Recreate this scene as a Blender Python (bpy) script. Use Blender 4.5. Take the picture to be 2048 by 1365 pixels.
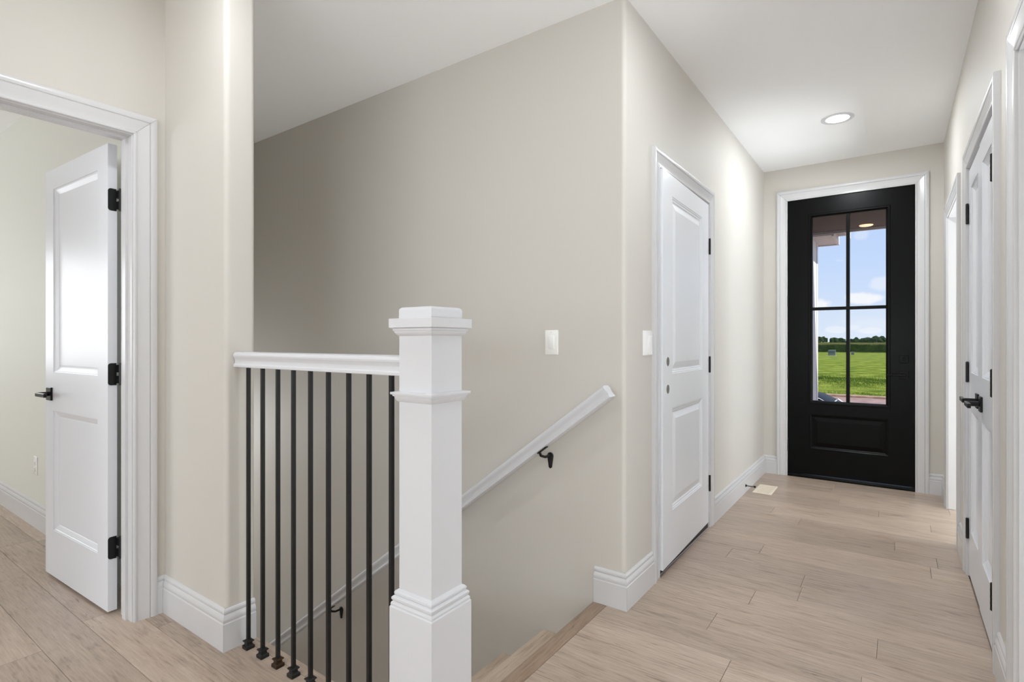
import bpy, bmesh, math, random
from mathutils import Vector, Matrix
random.seed(7)
for o in list(bpy.data.objects): bpy.data.objects.remove(o)
C = bpy.context.scene.collection
PI = math.pi
R = math.radians
H = 1.2
# ------------------------------------------------------------------ camera
YAW = R(35.5); FOC = 1077.0
cam = bpy.data.cameras.new('camera'); cam_o = bpy.data.objects.new('camera', cam); C.objects.link(cam_o)
cam.sensor_fit = 'HORIZONTAL'; cam.sensor_width = 36.0; cam.lens = 36.0*FOC/2048.0
cam.clip_start = 0.03; cam.clip_end = 3000
cam_o.location = (0, 0, H); cam_o.rotation_euler = (R(90), 0, YAW)
bpy.context.scene.camera = cam_o
FX = (-math.sin(YAW), math.cos(YAW)); RX = (math.cos(YAW), math.sin(YAW))
def ray(u, v):                      # direction through a photograph pixel (for laying out real places)
    a = (u-1024)/FOC; b = -(v-682.5)/FOC
    return Vector((FX[0]+a*RX[0], FX[1]+a*RX[1], b))
# ------------------------------------------------------------------ colour management
sc = bpy.context.scene
sc.view_settings.view_transform = 'Standard'; sc.view_settings.look = 'None'
sc.view_settings.exposure = 0.62; sc.view_settings.gamma = 1.0; sc.view_settings.use_curve_mapping = False
try:
    sc.cycles.max_bounces = 12; sc.cycles.diffuse_bounces = 8; sc.cycles.glossy_bounces = 5; sc.cycles.transparent_max_bounces = 12
except Exception: pass
# ------------------------------------------------------------------ sky
w = bpy.data.worlds.new('world'); sc.world = w; w.use_nodes = True
nt = w.node_tree; nt.nodes.clear()
def N(t, **k):
    n = nt.nodes.new(t)
    for a, b in k.items(): setattr(n, a, b)
    return n
def Mth(op, a, b=None, clamp=False):
    n = N('ShaderNodeMath', operation=op); n.use_clamp = clamp
    for i, x in enumerate((a, b)):
        if x is None: continue
        if isinstance(x, (int, float)): n.inputs[i].default_value = x
        else: nt.links.new(x, n.inputs[i])
    return n.outputs[0]
tc = N('ShaderNodeTexCoord'); sep = N('ShaderNodeSeparateXYZ'); nt.links.new(tc.outputs['Generated'], sep.inputs[0])
ramp = N('ShaderNodeValToRGB'); nt.links.new(sep.outputs[2], ramp.inputs[0])
cr = ramp.color_ramp; cr.elements[0].position = 0.0; cr.elements[0].color = (.72, .80, .93, 1)
cr.elements[1].position = 0.12; cr.elements[1].color = (.565, .70, .965, 1)
e = cr.elements.new(.25); e.color = (.47, .62, .95, 1)
e = cr.elements.new(1.0); e.color = (.22, .38, .78, 1)
noi = N('ShaderNodeTexNoise'); noi.inputs['Scale'].default_value = 26; noi.inputs['Detail'].default_value = 6
nt.links.new(tc.outputs['Generated'], noi.inputs['Vector'])
mask = None
for (u, v, su, sv, am) in ((1641, 608, 15, 13, 1.0), (1727, 598, 24, 9, .95), (1768, 566, 18, 12, .45), (1673, 660, 14, 5, .5),
                           (1709, 655, 12, 6, .5), (1738, 662, 20, 5, .6), (1722, 470, 12, 10, .3), (1590, 590, 30, 14, .9), (1830, 610, 30, 16, .9), (1560, 640, 30, 8, .7), (1870, 520, 34, 20, .6)):
    d = ray(u, v).normalized()
    sb = N('ShaderNodeVectorMath', operation='SUBTRACT'); nt.links.new(tc.outputs['Generated'], sb.inputs[0]); sb.inputs[1].default_value = d
    ml = N('ShaderNodeVectorMath', operation='MULTIPLY'); nt.links.new(sb.outputs[0], ml.inputs[0])
    sx = FOC/su*1.15; ml.inputs[1].default_value = (sx, sx, FOC/sv*1.15)
    ln = N('ShaderNodeVectorMath', operation='LENGTH'); nt.links.new(ml.outputs[0], ln.inputs[0])
    dd = Mth('ADD', ln.outputs['Value'], Mth('MULTIPLY', Mth('SUBTRACT', noi.outputs[0], .5), 2.6))
    m = Mth('MULTIPLY', Mth('SUBTRACT', 1.35, dd), 2.2, True)
    m = Mth('MULTIPLY', m, am)
    mask = m if mask is None else Mth('MAXIMUM', mask, m)
noi2 = N('ShaderNodeTexNoise'); noi2.inputs['Scale'].default_value = 5; noi2.inputs['Detail'].default_value = 7
mp = N('ShaderNodeMapping'); mp.inputs['Scale'].default_value = (1, 1, 3); nt.links.new(tc.outputs['Generated'], mp.inputs['Vector']); nt.links.new(mp.outputs[0], noi2.inputs['Vector'])
gen = Mth('MULTIPLY', Mth('SUBTRACT', noi2.outputs[0], .56), 4.0, True)
mask = Mth('MAXIMUM', mask, Mth('MULTIPLY', gen, .5))
mx = N('ShaderNodeMixRGB'); nt.links.new(mask, mx.inputs[0]); nt.links.new(ramp.outputs[0], mx.inputs[1]); mx.inputs[2].default_value = (.93, .93, .97, 1)
bg = N('ShaderNodeBackground'); nt.links.new(mx.outputs[0], bg.inputs[0]); bg.inputs[1].default_value = 0.685
out = N('ShaderNodeOutputWorld'); nt.links.new(bg.outputs[0], out.inputs[0])
# ------------------------------------------------------------------ lights
def area(name, loc, rot, sx, sy, power, col=(1, 1, 1), shape='RECTANGLE', spread=180):
    l = bpy.data.lights.new(name, 'AREA'); l.shape = shape; l.size = sx
    if shape in ('RECTANGLE', 'ELLIPSE'): l.size_y = sy
    l.energy = power; l.color = col; l.spread = R(spread)
    o = bpy.data.objects.new(name, l); C.objects.link(o); o.location = loc; o.rotation_euler = rot
    return o
sun = bpy.data.lights.new('sun', 'SUN'); sun.energy = 4.1; sun.angle = R(1); sun.color = (1, .95, .86)
sun_o = bpy.data.objects.new('sun', sun); C.objects.link(sun_o); sun_o.rotation_euler = (R(50), 0, R(78)); sun_o.location = (0, 0, 20)
LW = (1.0, .985, .96)
# fill panels added without windows for great room, side rooms, stairwell
G = dict(back=1.45, bed=.75, bed2=.98, study=1.02, bath=.80, dhall=.88, dmid=.55, dleft=.50, dgreat=.45, base=1.35)
def A(g, *a, **k):
    a = list(a); m_ = G.get(g, 1.0)
    area(*a[:5], a[5]*m_, *a[6:], **k)
A('back', 'great_room_fill_light', (1.0, -4.3, 1.2), (R(90+55), 0, 0), 5.4, 1.6, 100, (.865, .94, 1))  # added panel behind the camera, tilted up to bounce light off the ceiling
#A('side', 'great_room_side_window_light', (5.3, -1.6, 1.2), (R(90+58), 0, R(90)), 4.4, 1.6, 100, (.865, .94, 1))
A('bed', 'bedroom_window_light', (-6.75, -.30, 1.5), (R(90), 0, R(-90)), 1.2, 1.1, 14, (.90, .95, 1))
A('bed2', 'bedroom_fill_light', (-4.9, -3.9, 1.4), (R(90+22), 0, 0), 2.2, 1.4, 40, (.90, .95, 1))  # added fill for the bedroom wall, no rear window known
A('study', 'study_low_fill_light', (1.9, 4.5, .55), (R(90+45), 0, R(90)), 1.3, .9, 45, (.865, .94, 1))  # study daylight set low mid-room and tilted up to brighten the hall ceiling
A('bath', 'near_room_fill_light', (1.9, 1.8, .55), (R(90+45), 0, R(90)), 1.2, .9, 30, (.865, .94, 1))  # added uplight in the near side room to lift the hall ceiling
for g_, x, y, p in (('dhall', -.33, 4.34, 10), ('dmid', -.33, 2.15, 10), ('dleft', -1.75, .74, 10), ('dgreat', -.9, -1.2, 10), ('dgreat', 1.9, -1.2, 10), ('dgreat', -1.9, -3.0, 10), ('dgreat', 1.2, -3.0, 10)):
    A(g_, 'downlight_lamp', (x, y, 2.728), (0, 0, 0), .12, .12, p, (.915, .962, 1), 'DISK')
A('base', 'stairwell_fill_light', (-5.2, 1.70, .35), (R(66), 0, R(-90)), .9, 1.3, 10, (.93, .965, 1), 'DISK')  # added unseen fill for the dim stairwell wall, no window there
# ------------------------------------------------------------------ materials
def s2l(c):
    c = c/255.0
    return c/12.92 if c <= .04045 else ((c+.055)/1.055)**2.4
def rgb(r, g, b): return (s2l(r), s2l(g), s2l(b), 1)
def mat(name, col, rough=.5, metal=0, spec=.5, coat=0, emis=None, es=0, bump=None, var=None):
    m = bpy.data.materials.new(name); m.use_nodes = True; t = m.node_tree; p = t.nodes['Principled BSDF']
    p.inputs['Base Color'].default_value = col; p.inputs['Roughness'].default_value = rough; p.inputs['Metallic'].default_value = metal
    p.inputs['Specular IOR Level'].default_value = spec; p.inputs['Coat Weight'].default_value = coat; p.inputs['Coat Roughness'].default_value = .12
    if emis: p.inputs['Emission Color'].default_value = emis; p.inputs['Emission Strength'].default_value = es
    if bump:
        tcn = t.nodes.new('ShaderNodeTexCoord'); n = t.nodes.new('ShaderNodeTexNoise'); n.inputs['Scale'].default_value = bump[0]; n.inputs['Detail'].default_value = 4
        t.links.new(tcn.outputs['Object'], n.inputs['Vector'])
        b = t.nodes.new('ShaderNodeBump'); b.inputs['Strength'].default_value = bump[1]; b.inputs['Distance'].default_value = bump[2]
        t.links.new(n.outputs[0], b.inputs['Height']); t.links.new(b.outputs[0], p.inputs['Normal'])
        if var:
            r_ = t.nodes.new('ShaderNodeValToRGB'); n2 = t.nodes.new('ShaderNodeTexNoise'); n2.inputs['Scale'].default_value = var[0]; n2.inputs['Detail'].default_value = 6
            t.links.new(tcn.outputs['Object'], n2.inputs['Vector']); t.links.new(n2.outputs[0], r_.inputs[0])
            r_.color_ramp.elements[0].position = .35; r_.color_ramp.elements[0].color = var[1]; r_.color_ramp.elements[1].position = .65; r_.color_ramp.elements[1].color = var[2]
            t.links.new(r_.outputs[0], p.inputs['Base Color'])
    return m
M = {}
M['wall'] = mat('wall_paint', rgb(208, 204, 197), .6, bump=(260, .05, .001))
M['wall_bed'] = mat('bedroom_wall_paint', rgb(221, 221, 213), .6, bump=(260, .05, .001))
M['ceil'] = mat('ceiling_paint', rgb(250, 251, 252), .85, bump=(120, .12, .002))
M['trim'] = mat('trim_paint', rgb(212, 212, 214), .24, spec=.5)
M['door'] = mat('door_paint', rgb(230, 232, 238), .3, bump=(35, .03, .001))
M['primed'] = mat('primed_door_paint', rgb(238, 241, 246), .36, bump=(90, .10, .001))
M['rail'] = mat('railing_paint', rgb(217, 218, 222), .33)
M['black'] = mat('black_metal', rgb(22, 22, 23), .38, metal=.2)
M['brown_reflection'] = mat('brown_reflection_metal', rgb(56, 40, 24), .32, metal=.5)  # brown reflection on one black shoe put into its base colour
M['satin'] = mat('satin_black_handle', rgb(26, 26, 28), .2, metal=.5)
M['blackdoor'] = mat('black_door_paint', rgb(5, 5, 5), .3, spec=.12, bump=(60, .04, .001))
M['bore'] = mat('bore_hole', rgb(120, 116, 110), .5, metal=.3)
M['plate'] = mat('switch_plastic', rgb(244, 244, 242), .25)
M['slot'] = mat('outlet_slot', rgb(60, 60, 58), .5)
M['vent'] = mat('cream_register', rgb(238, 226, 208), .4)
M['lens'] = mat('light_diffuser', (1, 1, 1, 1), .4, emis=(1, .97, .92, 1), es=2.2)
M['rubber'] = mat('threshold_rubber', rgb(48, 45, 43), .6)
M['sill'] = mat('oak_sill', rgb(96, 82, 70), .5)
M['concrete'] = mat('concrete', rgb(170, 165, 158), .9, bump=(20, .3, .01), var=(3, rgb(176, 160, 150), rgb(196, 180, 168)))
M['road'] = mat('road_surface', rgb(150, 130, 120), .9, bump=(30, .4, .01), var=(2.2, rgb(138, 108, 98), rgb(162, 134, 124)))
M['curb'] = mat('curb_clay', rgb(150, 120, 100), .9, bump=(20, .3, .01), var=(4, rgb(150, 121, 104), rgb(176, 146, 124)))
M['lawn'] = mat('lawn_grass', rgb(105, 140, 50), .95, spec=0, bump=(6, .5, .08), var=(.8, rgb(80, 98, 36), rgb(138, 148, 68)))
M['lawn_dark'] = mat('tall_grass', rgb(74, 100, 40), .95, spec=0, bump=(3, .3, .05), var=(2, rgb(52, 78, 30), rgb(96, 122, 50)))
M['corn'] = mat('corn_leaf', rgb(62, 92, 38), .9, spec=0, bump=(8, .3, .02), var=(.8, rgb(30, 54, 20), rgb(74, 100, 42)))
M['tassel'] = mat('corn_tassel', rgb(142, 134, 84), .9, spec=0)
M['tree'] = mat('tree_leaf', rgb(52, 72, 50), .95, spec=0, bump=(1.2, 1, .5), var=(.7, rgb(26, 40, 28), rgb(62, 82, 54)))
M['bark'] = mat('bark', rgb(70, 60, 50), .9)
M['siding'] = mat('siding', rgb(196, 188, 190), .6)
M['soffit'] = mat('white_soffit', rgb(225, 222, 220), .5)
M['porch'] = mat('porch_ceiling_brown', rgb(112, 104, 98), .8, bump=(60, .4, .004))
M['utility'] = mat('utility_green_grey', rgb(84, 96, 92), .6)
M['carpaint'] = mat('car_paint_white', rgb(232, 232, 235), .2, coat=.5)
M['carglass'] = mat('car_glass_dark', rgb(14, 15, 17), .35, spec=.04)
M['tyre'] = mat('tyre', rgb(20, 20, 20), .8)
M['tread'] = None
def wood(name, c_dark, c_mid, c_lt, axis='X', rough=.37):
    m = bpy.data.materials.new(name); m.use_nodes = True; t = m.node_tree; p = t.nodes['Principled BSDF']
    L = t.links.new
    def nd(k, **kw):
        n = t.nodes.new(k)
        for a, b in kw.items(): setattr(n, a, b)
        return n
    tcn = nd('ShaderNodeTexCoord'); oi = nd('ShaderNodeObjectInfo')
    add = nd('ShaderNodeVectorMath', operation='ADD'); sc_ = nd('ShaderNodeVectorMath', operation='SCALE')
    comb = nd('ShaderNodeCombineXYZ'); 
    for i in range(3): L(oi.outputs['Random'], comb.inputs[i])
    L(comb.outputs[0], sc_.inputs[0]); sc_.inputs['Scale'].default_value = 37.0
    L(tcn.outputs['Object'], add.inputs[0]); L(sc_.outputs[0], add.inputs[1])
    def mapped(s):
        mpn = nd('ShaderNodeMapping'); mpn.inputs['Scale'].default_value = s if axis == 'X' else (s[1], s[0], s[2]); L(add.outputs[0], mpn.inputs['Vector']); return mpn.outputs[0]
    g1 = nd('ShaderNodeTexNoise'); g1.inputs['Scale'].default_value = 1; g1.inputs['Detail'].default_value = 8; g1.inputs['Roughness'].default_value = .62; L(mapped((9, 130, 40)), g1.inputs['Vector'])
    g2 = nd('ShaderNodeTexNoise'); g2.inputs['Scale'].default_value = 1; g2.inputs['Detail'].default_value = 3; g2.inputs['Distortion'].default_value = 1.2; L(mapped((1.3, 8, 5)), g2.inputs['Vector'])
    wv = nd('ShaderNodeTexWave'); wv.wave_type = 'BANDS'; wv.bands_direction = 'Y' if axis == 'X' else 'X'; wv.inputs['Scale'].default_value = 3.2; wv.inputs['Distortion'].default_value = 7; wv.inputs['Detail'].default_value = 3; wv.inputs['Detail Scale'].default_value = 1.4
    L(mapped((.55, 3.2, 1)), wv.inputs['Vector'])
    a1 = nd('ShaderNodeMath', operation='MULTIPLY'); L(g1.outputs[0], a1.inputs[0]); a1.inputs[1].default_value = .64
    a2 = nd('ShaderNodeMath', operation='MULTIPLY_ADD'); L(g2.outputs[0], a2.inputs[0]); a2.inputs[1].default_value = .36; L(a1.outputs[0], a2.inputs[2])
    a3 = nd('ShaderNodeMath', operation='MULTIPLY_ADD'); L(wv.outputs['Fac'], a3.inputs[0]); a3.inputs[1].default_value = .035; L(a2.outputs[0], a3.inputs[2])
    rp = nd('ShaderNodeValToRGB'); L(a3.outputs[0], rp.inputs[0]); el = rp.color_ramp.elements
    el[0].position = .33; el[0].color = c_dark; el[1].position = .70; el[1].color = c_lt
    e = rp.color_ramp.elements.new(.47); e.color = c_mid
    # dark mineral streaks
    st = nd('ShaderNodeTexNoise'); st.inputs['Scale'].default_value = 1; st.inputs['Detail'].default_value = 5; st.inputs['Distortion'].default_value = .6; L(mapped((8, 75, 20)), st.inputs['Vector'])
    sr = nd('ShaderNodeMapRange'); L(st.outputs[0], sr.inputs[0]); sr.inputs[1].default_value = .63; sr.inputs[2].default_value = .74; sr.inputs[3].default_value = 0; sr.inputs[4].default_value = .55
    mixs = nd('ShaderNodeMixRGB'); L(sr.outputs[0], mixs.inputs[0]); L(rp.outputs[0], mixs.inputs[1]); mixs.inputs[2].default_value = (c_dark[0]*.42, c_dark[1]*.40, c_dark[2]*.40, 1)
    kn = nd('ShaderNodeTexNoise'); kn.inputs['Scale'].default_value = 1; kn.inputs['Detail'].default_value = 4; kn.inputs['Distortion'].default_value = 2.2; L(mapped((2.4, 13, 5)), kn.inputs['Vector'])
    kr = nd('ShaderNodeMapRange'); L(kn.outputs[0], kr.inputs[0]); kr.inputs[1].default_value = .60; kr.inputs[2].default_value = .74; kr.inputs[3].default_value = 0; kr.inputs[4].default_value = .42
    mixk = nd('ShaderNodeMixRGB'); L(kr.outputs[0], mixk.inputs[0]); L(mixs.outputs[0], mixk.inputs[1]); mixk.inputs[2].default_value = (c_dark[0]*.62, c_dark[1]*.60, c_dark[2]*.60, 1)
    hs = nd('ShaderNodeHueSaturation'); L(mixk.outputs[0], hs.inputs['Color'])
    mr = nd('ShaderNodeMapRange'); L(oi.outputs['Random'], mr.inputs[0]); mr.inputs[3].default_value = .85; mr.inputs[4].default_value = 1.07; L(mr.outputs[0], hs.inputs['Value'])
    L(hs.outputs[0], p.inputs['Base Color'])
    rr = nd('ShaderNodeMapRange'); L(g1.outputs[0], rr.inputs[0]); rr.inputs[3].default_value = rough+.08; rr.inputs[4].default_value = rough-.05; L(rr.outputs[0], p.inputs['Roughness'])
    p.inputs['Specular IOR Level'].default_value = .5
    b = nd('ShaderNodeBump'); b.inputs['Strength'].default_value = .25; b.inputs['Distance'].default_value = .002; L(g1.outputs[0], b.inputs['Height']); L(b.outputs[0], p.inputs['Normal'])
    return m
M['wood'] = wood('plank_wood', rgb(148, 129, 113), rgb(181, 162, 146), rgb(203, 186, 170))
M['woodY'] = wood('nosing_wood', rgb(132, 108, 88), rgb(162, 138, 118), rgb(184, 161, 140), 'Y')
M['tread'] = wood('tread_wood', rgb(176, 154, 132), rgb(206, 186, 166), rgb(224, 206, 188), 'Y', .5)
def glass_mat():
    m = bpy.data.materials.new('window_glass'); m.use_nodes = True; t = m.node_tree; t.nodes.clear()
    o = t.nodes.new('ShaderNodeOutputMaterial'); mxs = t.nodes.new('ShaderNodeMixShader'); tr = t.nodes.new('ShaderNodeBsdfTransparent'); gl = t.nodes.new('ShaderNodeBsdfGlossy'); fr = t.nodes.new('ShaderNodeFresnel')
    fr.inputs['IOR'].default_value = 1.07; gl.inputs['Roughness'].default_value = .02; tr.inputs['Color'].default_value = (.97, .98, .98, 1)
    t.links.new(fr.outputs[0], mxs.inputs[0]); t.links.new(tr.outputs[0], mxs.inputs[1]); t.links.new(gl.outputs[0], mxs.inputs[2]); t.links.new(mxs.outputs[0], o.inputs[0])
    return m
M['glass'] = glass_mat()
# ------------------------------------------------------------------ mesh helpers
class MB:
    def __init__(s): s.v = []; s.f = []
    def add(s, vs, fs):
        b = len(s.v); s.v += [tuple(x) for x in vs]; s.f += [tuple(i+b for i in q) for q in fs]; return s
    def box(s, x0, x1, y0, y1, z0, z1):
        x0, x1 = sorted((x0, x1)); y0, y1 = sorted((y0, y1)); z0, z1 = sorted((z0, z1))
        return s.add([(x0,y0,z0),(x1,y0,z0),(x1,y1,z0),(x0,y1,z0),(x0,y0,z1),(x1,y0,z1),(x1,y1,z1),(x0,y1,z1)],
                     [(0,3,2,1),(4,5,6,7),(0,1,5,4),(1,2,6,5),(2,3,7,6),(3,0,4,7)])
    def loft(s, rings, cap=True, closed=True):
        n = len(rings[0]); vs = [p for r in rings for p in r]; fs = []
        for i in range(len(rings)-1):
            for j in range(n if closed else n-1):
                k = (j+1) % n; fs.append((i*n+j, i*n+k, (i+1)*n+k, (i+1)*n+j))
        if cap: fs.append(tuple(range(n-1, -1, -1))); fs.append(tuple((len(rings)-1)*n+j for j in range(n)))
        return s.add(vs, fs)
    def cyl(s, p0, p1, r0, r1=None, n=16):
        r1 = r0 if r1 is None else r1
        p0 = Vector(p0); p1 = Vector(p1); d = (p1-p0).normalized(); a = d.orthogonal().normalized(); b = d.cross(a)
        return s.loft([[p+(a*math.cos(2*PI*j/n)+b*math.sin(2*PI*j/n))*r for j in range(n)] for p, r in ((p0, r0), (p1, r1))])
    def lathe(s, c, prof, n=32):     # prof (r,z) around vertical axis
        return s.loft([[(c[0]+r*math.cos(2*PI*j/n), c[1]+r*math.sin(2*PI*j/n), c[2]+z) for j in range(n)] for r, z in prof])
    def square(s, cx, cy, prof, fil=0):        # prof (half, z): stacked square sections
        rs = []
        for h, z in prof: rs.append([(cx-h,cy-h,z),(cx+h,cy-h,z),(cx+h,cy+h,z),(cx-h,cy+h,z)])
        return s.loft(rs)
    def prism(s, poly, z0, z1): return s.loft([[(x, y, z0) for x, y in poly], [(x, y, z1) for x, y in poly]])
def obj(name, mb, m, parent=None, smooth=False, bevel=0, world=True, mats=None):
    me = bpy.data.meshes.new(name)
    vs = mb.v
    if parent is not None and world:
        L = parent.location
        if parent.parent is not None: L = parent.location + parent.parent.location
        vs = [(x-L[0], y-L[1], z-L[2]) for x, y, z in vs]
    me.from_pydata(vs, [], mb.f); me.update()
    bm = bmesh.new(); bm.from_mesh(me); bmesh.ops.recalc_face_normals(bm, faces=bm.faces)
    if bevel: bmesh.ops.bevel(bm, geom=[e for e in bm.edges if len(e.link_faces) == 2 and e.calc_face_angle(0) > .6], offset=bevel, segments=2, affect='EDGES', profile=.5)
    bm.to_mesh(me); bm.free()
    me.materials.append(M[m])
    if smooth:
        for p in me.polygons: p.use_smooth = True
        try: me.set_sharp_from_angle(angle=R(smooth if smooth > 1 else 35))
        except Exception: pass
    o = bpy.data.objects.new(name, me); C.objects.link(o)
    if parent is not None: o.parent = parent
    return o
def thing(name, label, cat, loc=(0,0,0), rz=0, group=None, kind=None):
    o = bpy.data.objects.new(name, None); C.objects.link(o); o.empty_display_size = .1
    o.location = loc; o.rotation_euler = (0, 0, rz); return tag(o, label, cat, group, kind)
def tag(o, label, cat, group=None, kind=None):
    o['label'] = label; o['category'] = cat
    if group: o['group'] = group
    if kind: o['kind'] = kind
    return o
def struct(name, mb, m, label, cat, **k): return tag(obj(name, mb, m, **k), label, cat, kind='structure')
# ================================================================== THE SHELL
XL = -.985; XR = .302; YS = 2.25; YF = 5.345; ZC = 2.742; XD = -2.65; YP = 1.055; T = .115
# floor slabs (subfloor) with planks
fl_mb = MB()
fl_mb.box(-7.0, 5.6, -4.6, 1.17, -.25, -.019)
fl_mb.box(-1.11, 5.6, 1.17, 2.24, -.25, -.019)
fl_mb.box(-1.0, 5.6, 2.24, 5.46, -.25, -.019)
floor = struct('floor', fl_mb, 'wood', 'pale brown hardwood floor of wide planks', 'floor')
P0 = .807; PW = .165
fixed = {}
for y, x in ((3.04, -.38), (2.57, -.06), (2.05, -.505), (2.71, -.548), (3.2, -.77), (5.17, -.41), (4.52, -.098), (4.19, -.713), (.56, -2.69), (.89, -2.83), (3.7, .18), (.73, -2.13)):
    fixed[math.floor((y-P0)/PW)] = x
pm = {}
def plank(x0, x1, y0, y1, m='wood'):
    L = round(x1-x0, 3); Wd = round(y1-y0, 4); g = .0006
    o_ = obj('plank', MB().box(-L/2+g, L/2-g, -Wd/2+g, Wd/2-g, -.018, 0), m, bevel=.0008)
    o_.parent = floor; o_.location = ((x0+x1)/2, (y0+y1)/2, random.uniform(-.0003, 0))
    return o_
def row(k, xa, xb, ya=None, yb=None):
    y0 = P0+k*PW; y1 = y0+PW
    if ya is not None: y0 = max(y0, ya)
    if yb is not None: y1 = min(y1, yb)
    if y1-y0 < .012: return
    rnd = random.Random(k*31+5); cuts = [fixed[k]] if k in fixed else [xa+rnd.uniform(.3, 1.6)]
    while cuts[0]-xa > 1.3:
        cuts.insert(0, cuts[0]-rnd.uniform(.9, 1.7))
        if cuts[0]-xa < .15: cuts.pop(0); break
    while xb-cuts[-1] > 1.3:
        cuts.append(cuts[-1]+rnd.uniform(.9, 1.7))
        if xb-cuts[-1] < .15: cuts.pop(); break
    xs = [xa]+[c for c in cuts if xa+.1 < c < xb-.1]+[xb]
    for a, b in zip(xs, xs[1:]): plank(a, b, y0, y1)
for k in range(-12, 30):
    ya = P0+k*PW; yc = ya+PW/2
    if ya > YF+.05: break
    if yc < 1.14: row(k, -6.6, 1.9)
    elif ya < 1.185:  # row straddling the stairwell edge
        row(k, -2.75 if False else -2.1, 1.9, None, 1.185) if False else None
k1 = math.floor((1.185-P0)/PW)   # row containing the opening edge (y 1.137..1.302)
row(k1, -2.12, -1.07, P0+k1*PW, 1.178)
for k in range(k1, 30):
    y0 = P0+k*PW; y1 = y0+PW; yc = (y0+y1)/2
    if y0 > YF: break
    if y1 <= YS+.02: row(k, -1.0675, XR+.0)
    elif y0 < YS:
        xc = -.1; g = .0004; poly = [(-1.0675+g, y0+g), (xc-g, y0+g), (xc-g, y1-g), (XL+g, y1-g), (XL+g, YS-.001), (-1.0675+g, YS-.001)]
        o_ = obj('plank', MB().prism([(x+.6, y-y0) for x, y in poly], -.018, 0), 'wood', bevel=.0008); o_.parent = floor; o_.location = (-.6, y0, 0)
        plank(xc, XR, y0, y1) 
    elif 4.05 < yc < 4.95: row(k, XL, 1.7)
    else: row(k, XL, XR, None, YF)
# stair landing nosing, a long board across the plank ends
ns = MB(); prof = [(-1.0675, 0), (-1.128, 0), (-1.138, -.004), (-1.142, -.012), (-1.138, -.022), (-1.125, -.026), (-1.0675, -.018)]
ns.loft([[(x, y, z) for x, z in prof] for y in (1.178, 2.2345)])
nz = obj('landing_nosing', ns, 'woodY', floor, smooth=40)
ns2 = MB(); prof = [(1.172, 0), (1.184, -.004), (1.187, -.012), (1.182, -.022), (1.172, -.026)]
ns2.loft([[(x, y, z) for y, z in prof] for x in (-2.104, -1.163)])
obj('edge_trim', ns2, 'wood', floor, smooth=40)
# ceiling
struct('ceiling', MB().box(-7.0, 5.6, -4.6, 5.5, ZC, ZC+.25), 'ceil', 'smooth white painted ceiling over the hall and stairs', 'ceiling')
def bull(poly_pts, corner_ids, r=.02, n=7):
    out_ = []
    m_ = len(poly_pts)
    for i, p in enumerate(poly_pts):
        if i in corner_ids:
            p = Vector(p); a = (Vector(poly_pts[i-1])-p).normalized(); b = (Vector(poly_pts[(i+1) % m_])-p).normalized()
            c = p+(a+b)*r; s = p+a*r; e2 = p+b*r
            a0 = math.atan2(*(s-c).yx); a1 = math.atan2(*(e2-c).yx); d = (a1-a0+PI) % (2*PI)-PI
            for j in range(n+1): t = a0+d*j/n; out_.append((c.x+r*math.cos(t), c.y+r*math.sin(t)))
        else: out_.append(tuple(p))
    return out_
# stair far wall + bullnose corner into the hall (one L-shaped wall piece down to the basement)
mb = MB(); mb.prism(bull([(-5.3, YS), (XL, YS), (XL, 2.40), (XL-.13, 2.40), (XL-.13, YS+T), (-5.3, YS+T)], {1}), 0, ZC)
mb.box(-5.3, -1.0, YS, YS+T, -2.75, 0)
struct('wall_stairwell', mb, 'wall', 'greige stairwell wall carrying the sloping white handrail', 'wall', smooth=30)
# hall left wall with door opening
OY0, OY1, OZ = 2.652, 3.568, 2.093
mb = MB(); mb.box(XL-.13, XL, 2.40, OY0, 0, ZC); mb.box(XL-.13, XL, OY1, YF+T, 0, ZC); mb.box(XL-.13, XL, OY0, OY1, OZ, ZC)
struct('wall_hall_left', mb, 'wall', 'greige hall wall on the left around the closed primed door', 'wall')
# front wall with door opening
FX0, FX1, FZ = -.80, .135, 2.458
mb = MB(); mb.box(XL, FX0, YF, YF+T, 0, ZC); mb.box(FX1, XR+T, YF, YF+T, 0, ZC); mb.box(FX0, FX1, YF, YF+T, FZ, ZC)
struct('wall_front', mb, 'wall', 'narrow greige end wall around the black front door', 'wall')
# right wall: openings study (far), closet, near doorway
SY0, SY1 = 4.10, 4.945; CY0, CY1 = 2.668, 3.60; NY0, NY1 = 1.36, 2.225
mb = MB(); x0, x1 = XR, XR+T
for a, b in ((SY1+.012, YF+T), (CY1+.008, SY0-.012), (NY1+.012, CY0-.008), (.85, NY0-.012)): mb.box(x0, x1, a, b, 0, ZC)
for a, b in ((SY0-.012, SY1+.012), (CY0-.008, CY1+.008), (NY0-.012, NY1+.012)): mb.box(x0, x1, a, b, OZ, ZC)
struct('wall_hall_right', mb, 'wall', 'greige hall wall on the right with closet doors and two doorways', 'wall')
# left (bedroom door) wall
BY0, BY1 = .145, .937
mb = MB(); mb.box(XD-T, XD, BY1, YP, 0, ZC); mb.box(XD-T, XD, -4.6, BY0, 0, ZC); mb.box(XD-T, XD, BY0, BY1, OZ, ZC)
struct('wall_left', mb, 'wall', 'greige wall with the open bedroom doorway at the left', 'wall')
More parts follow.
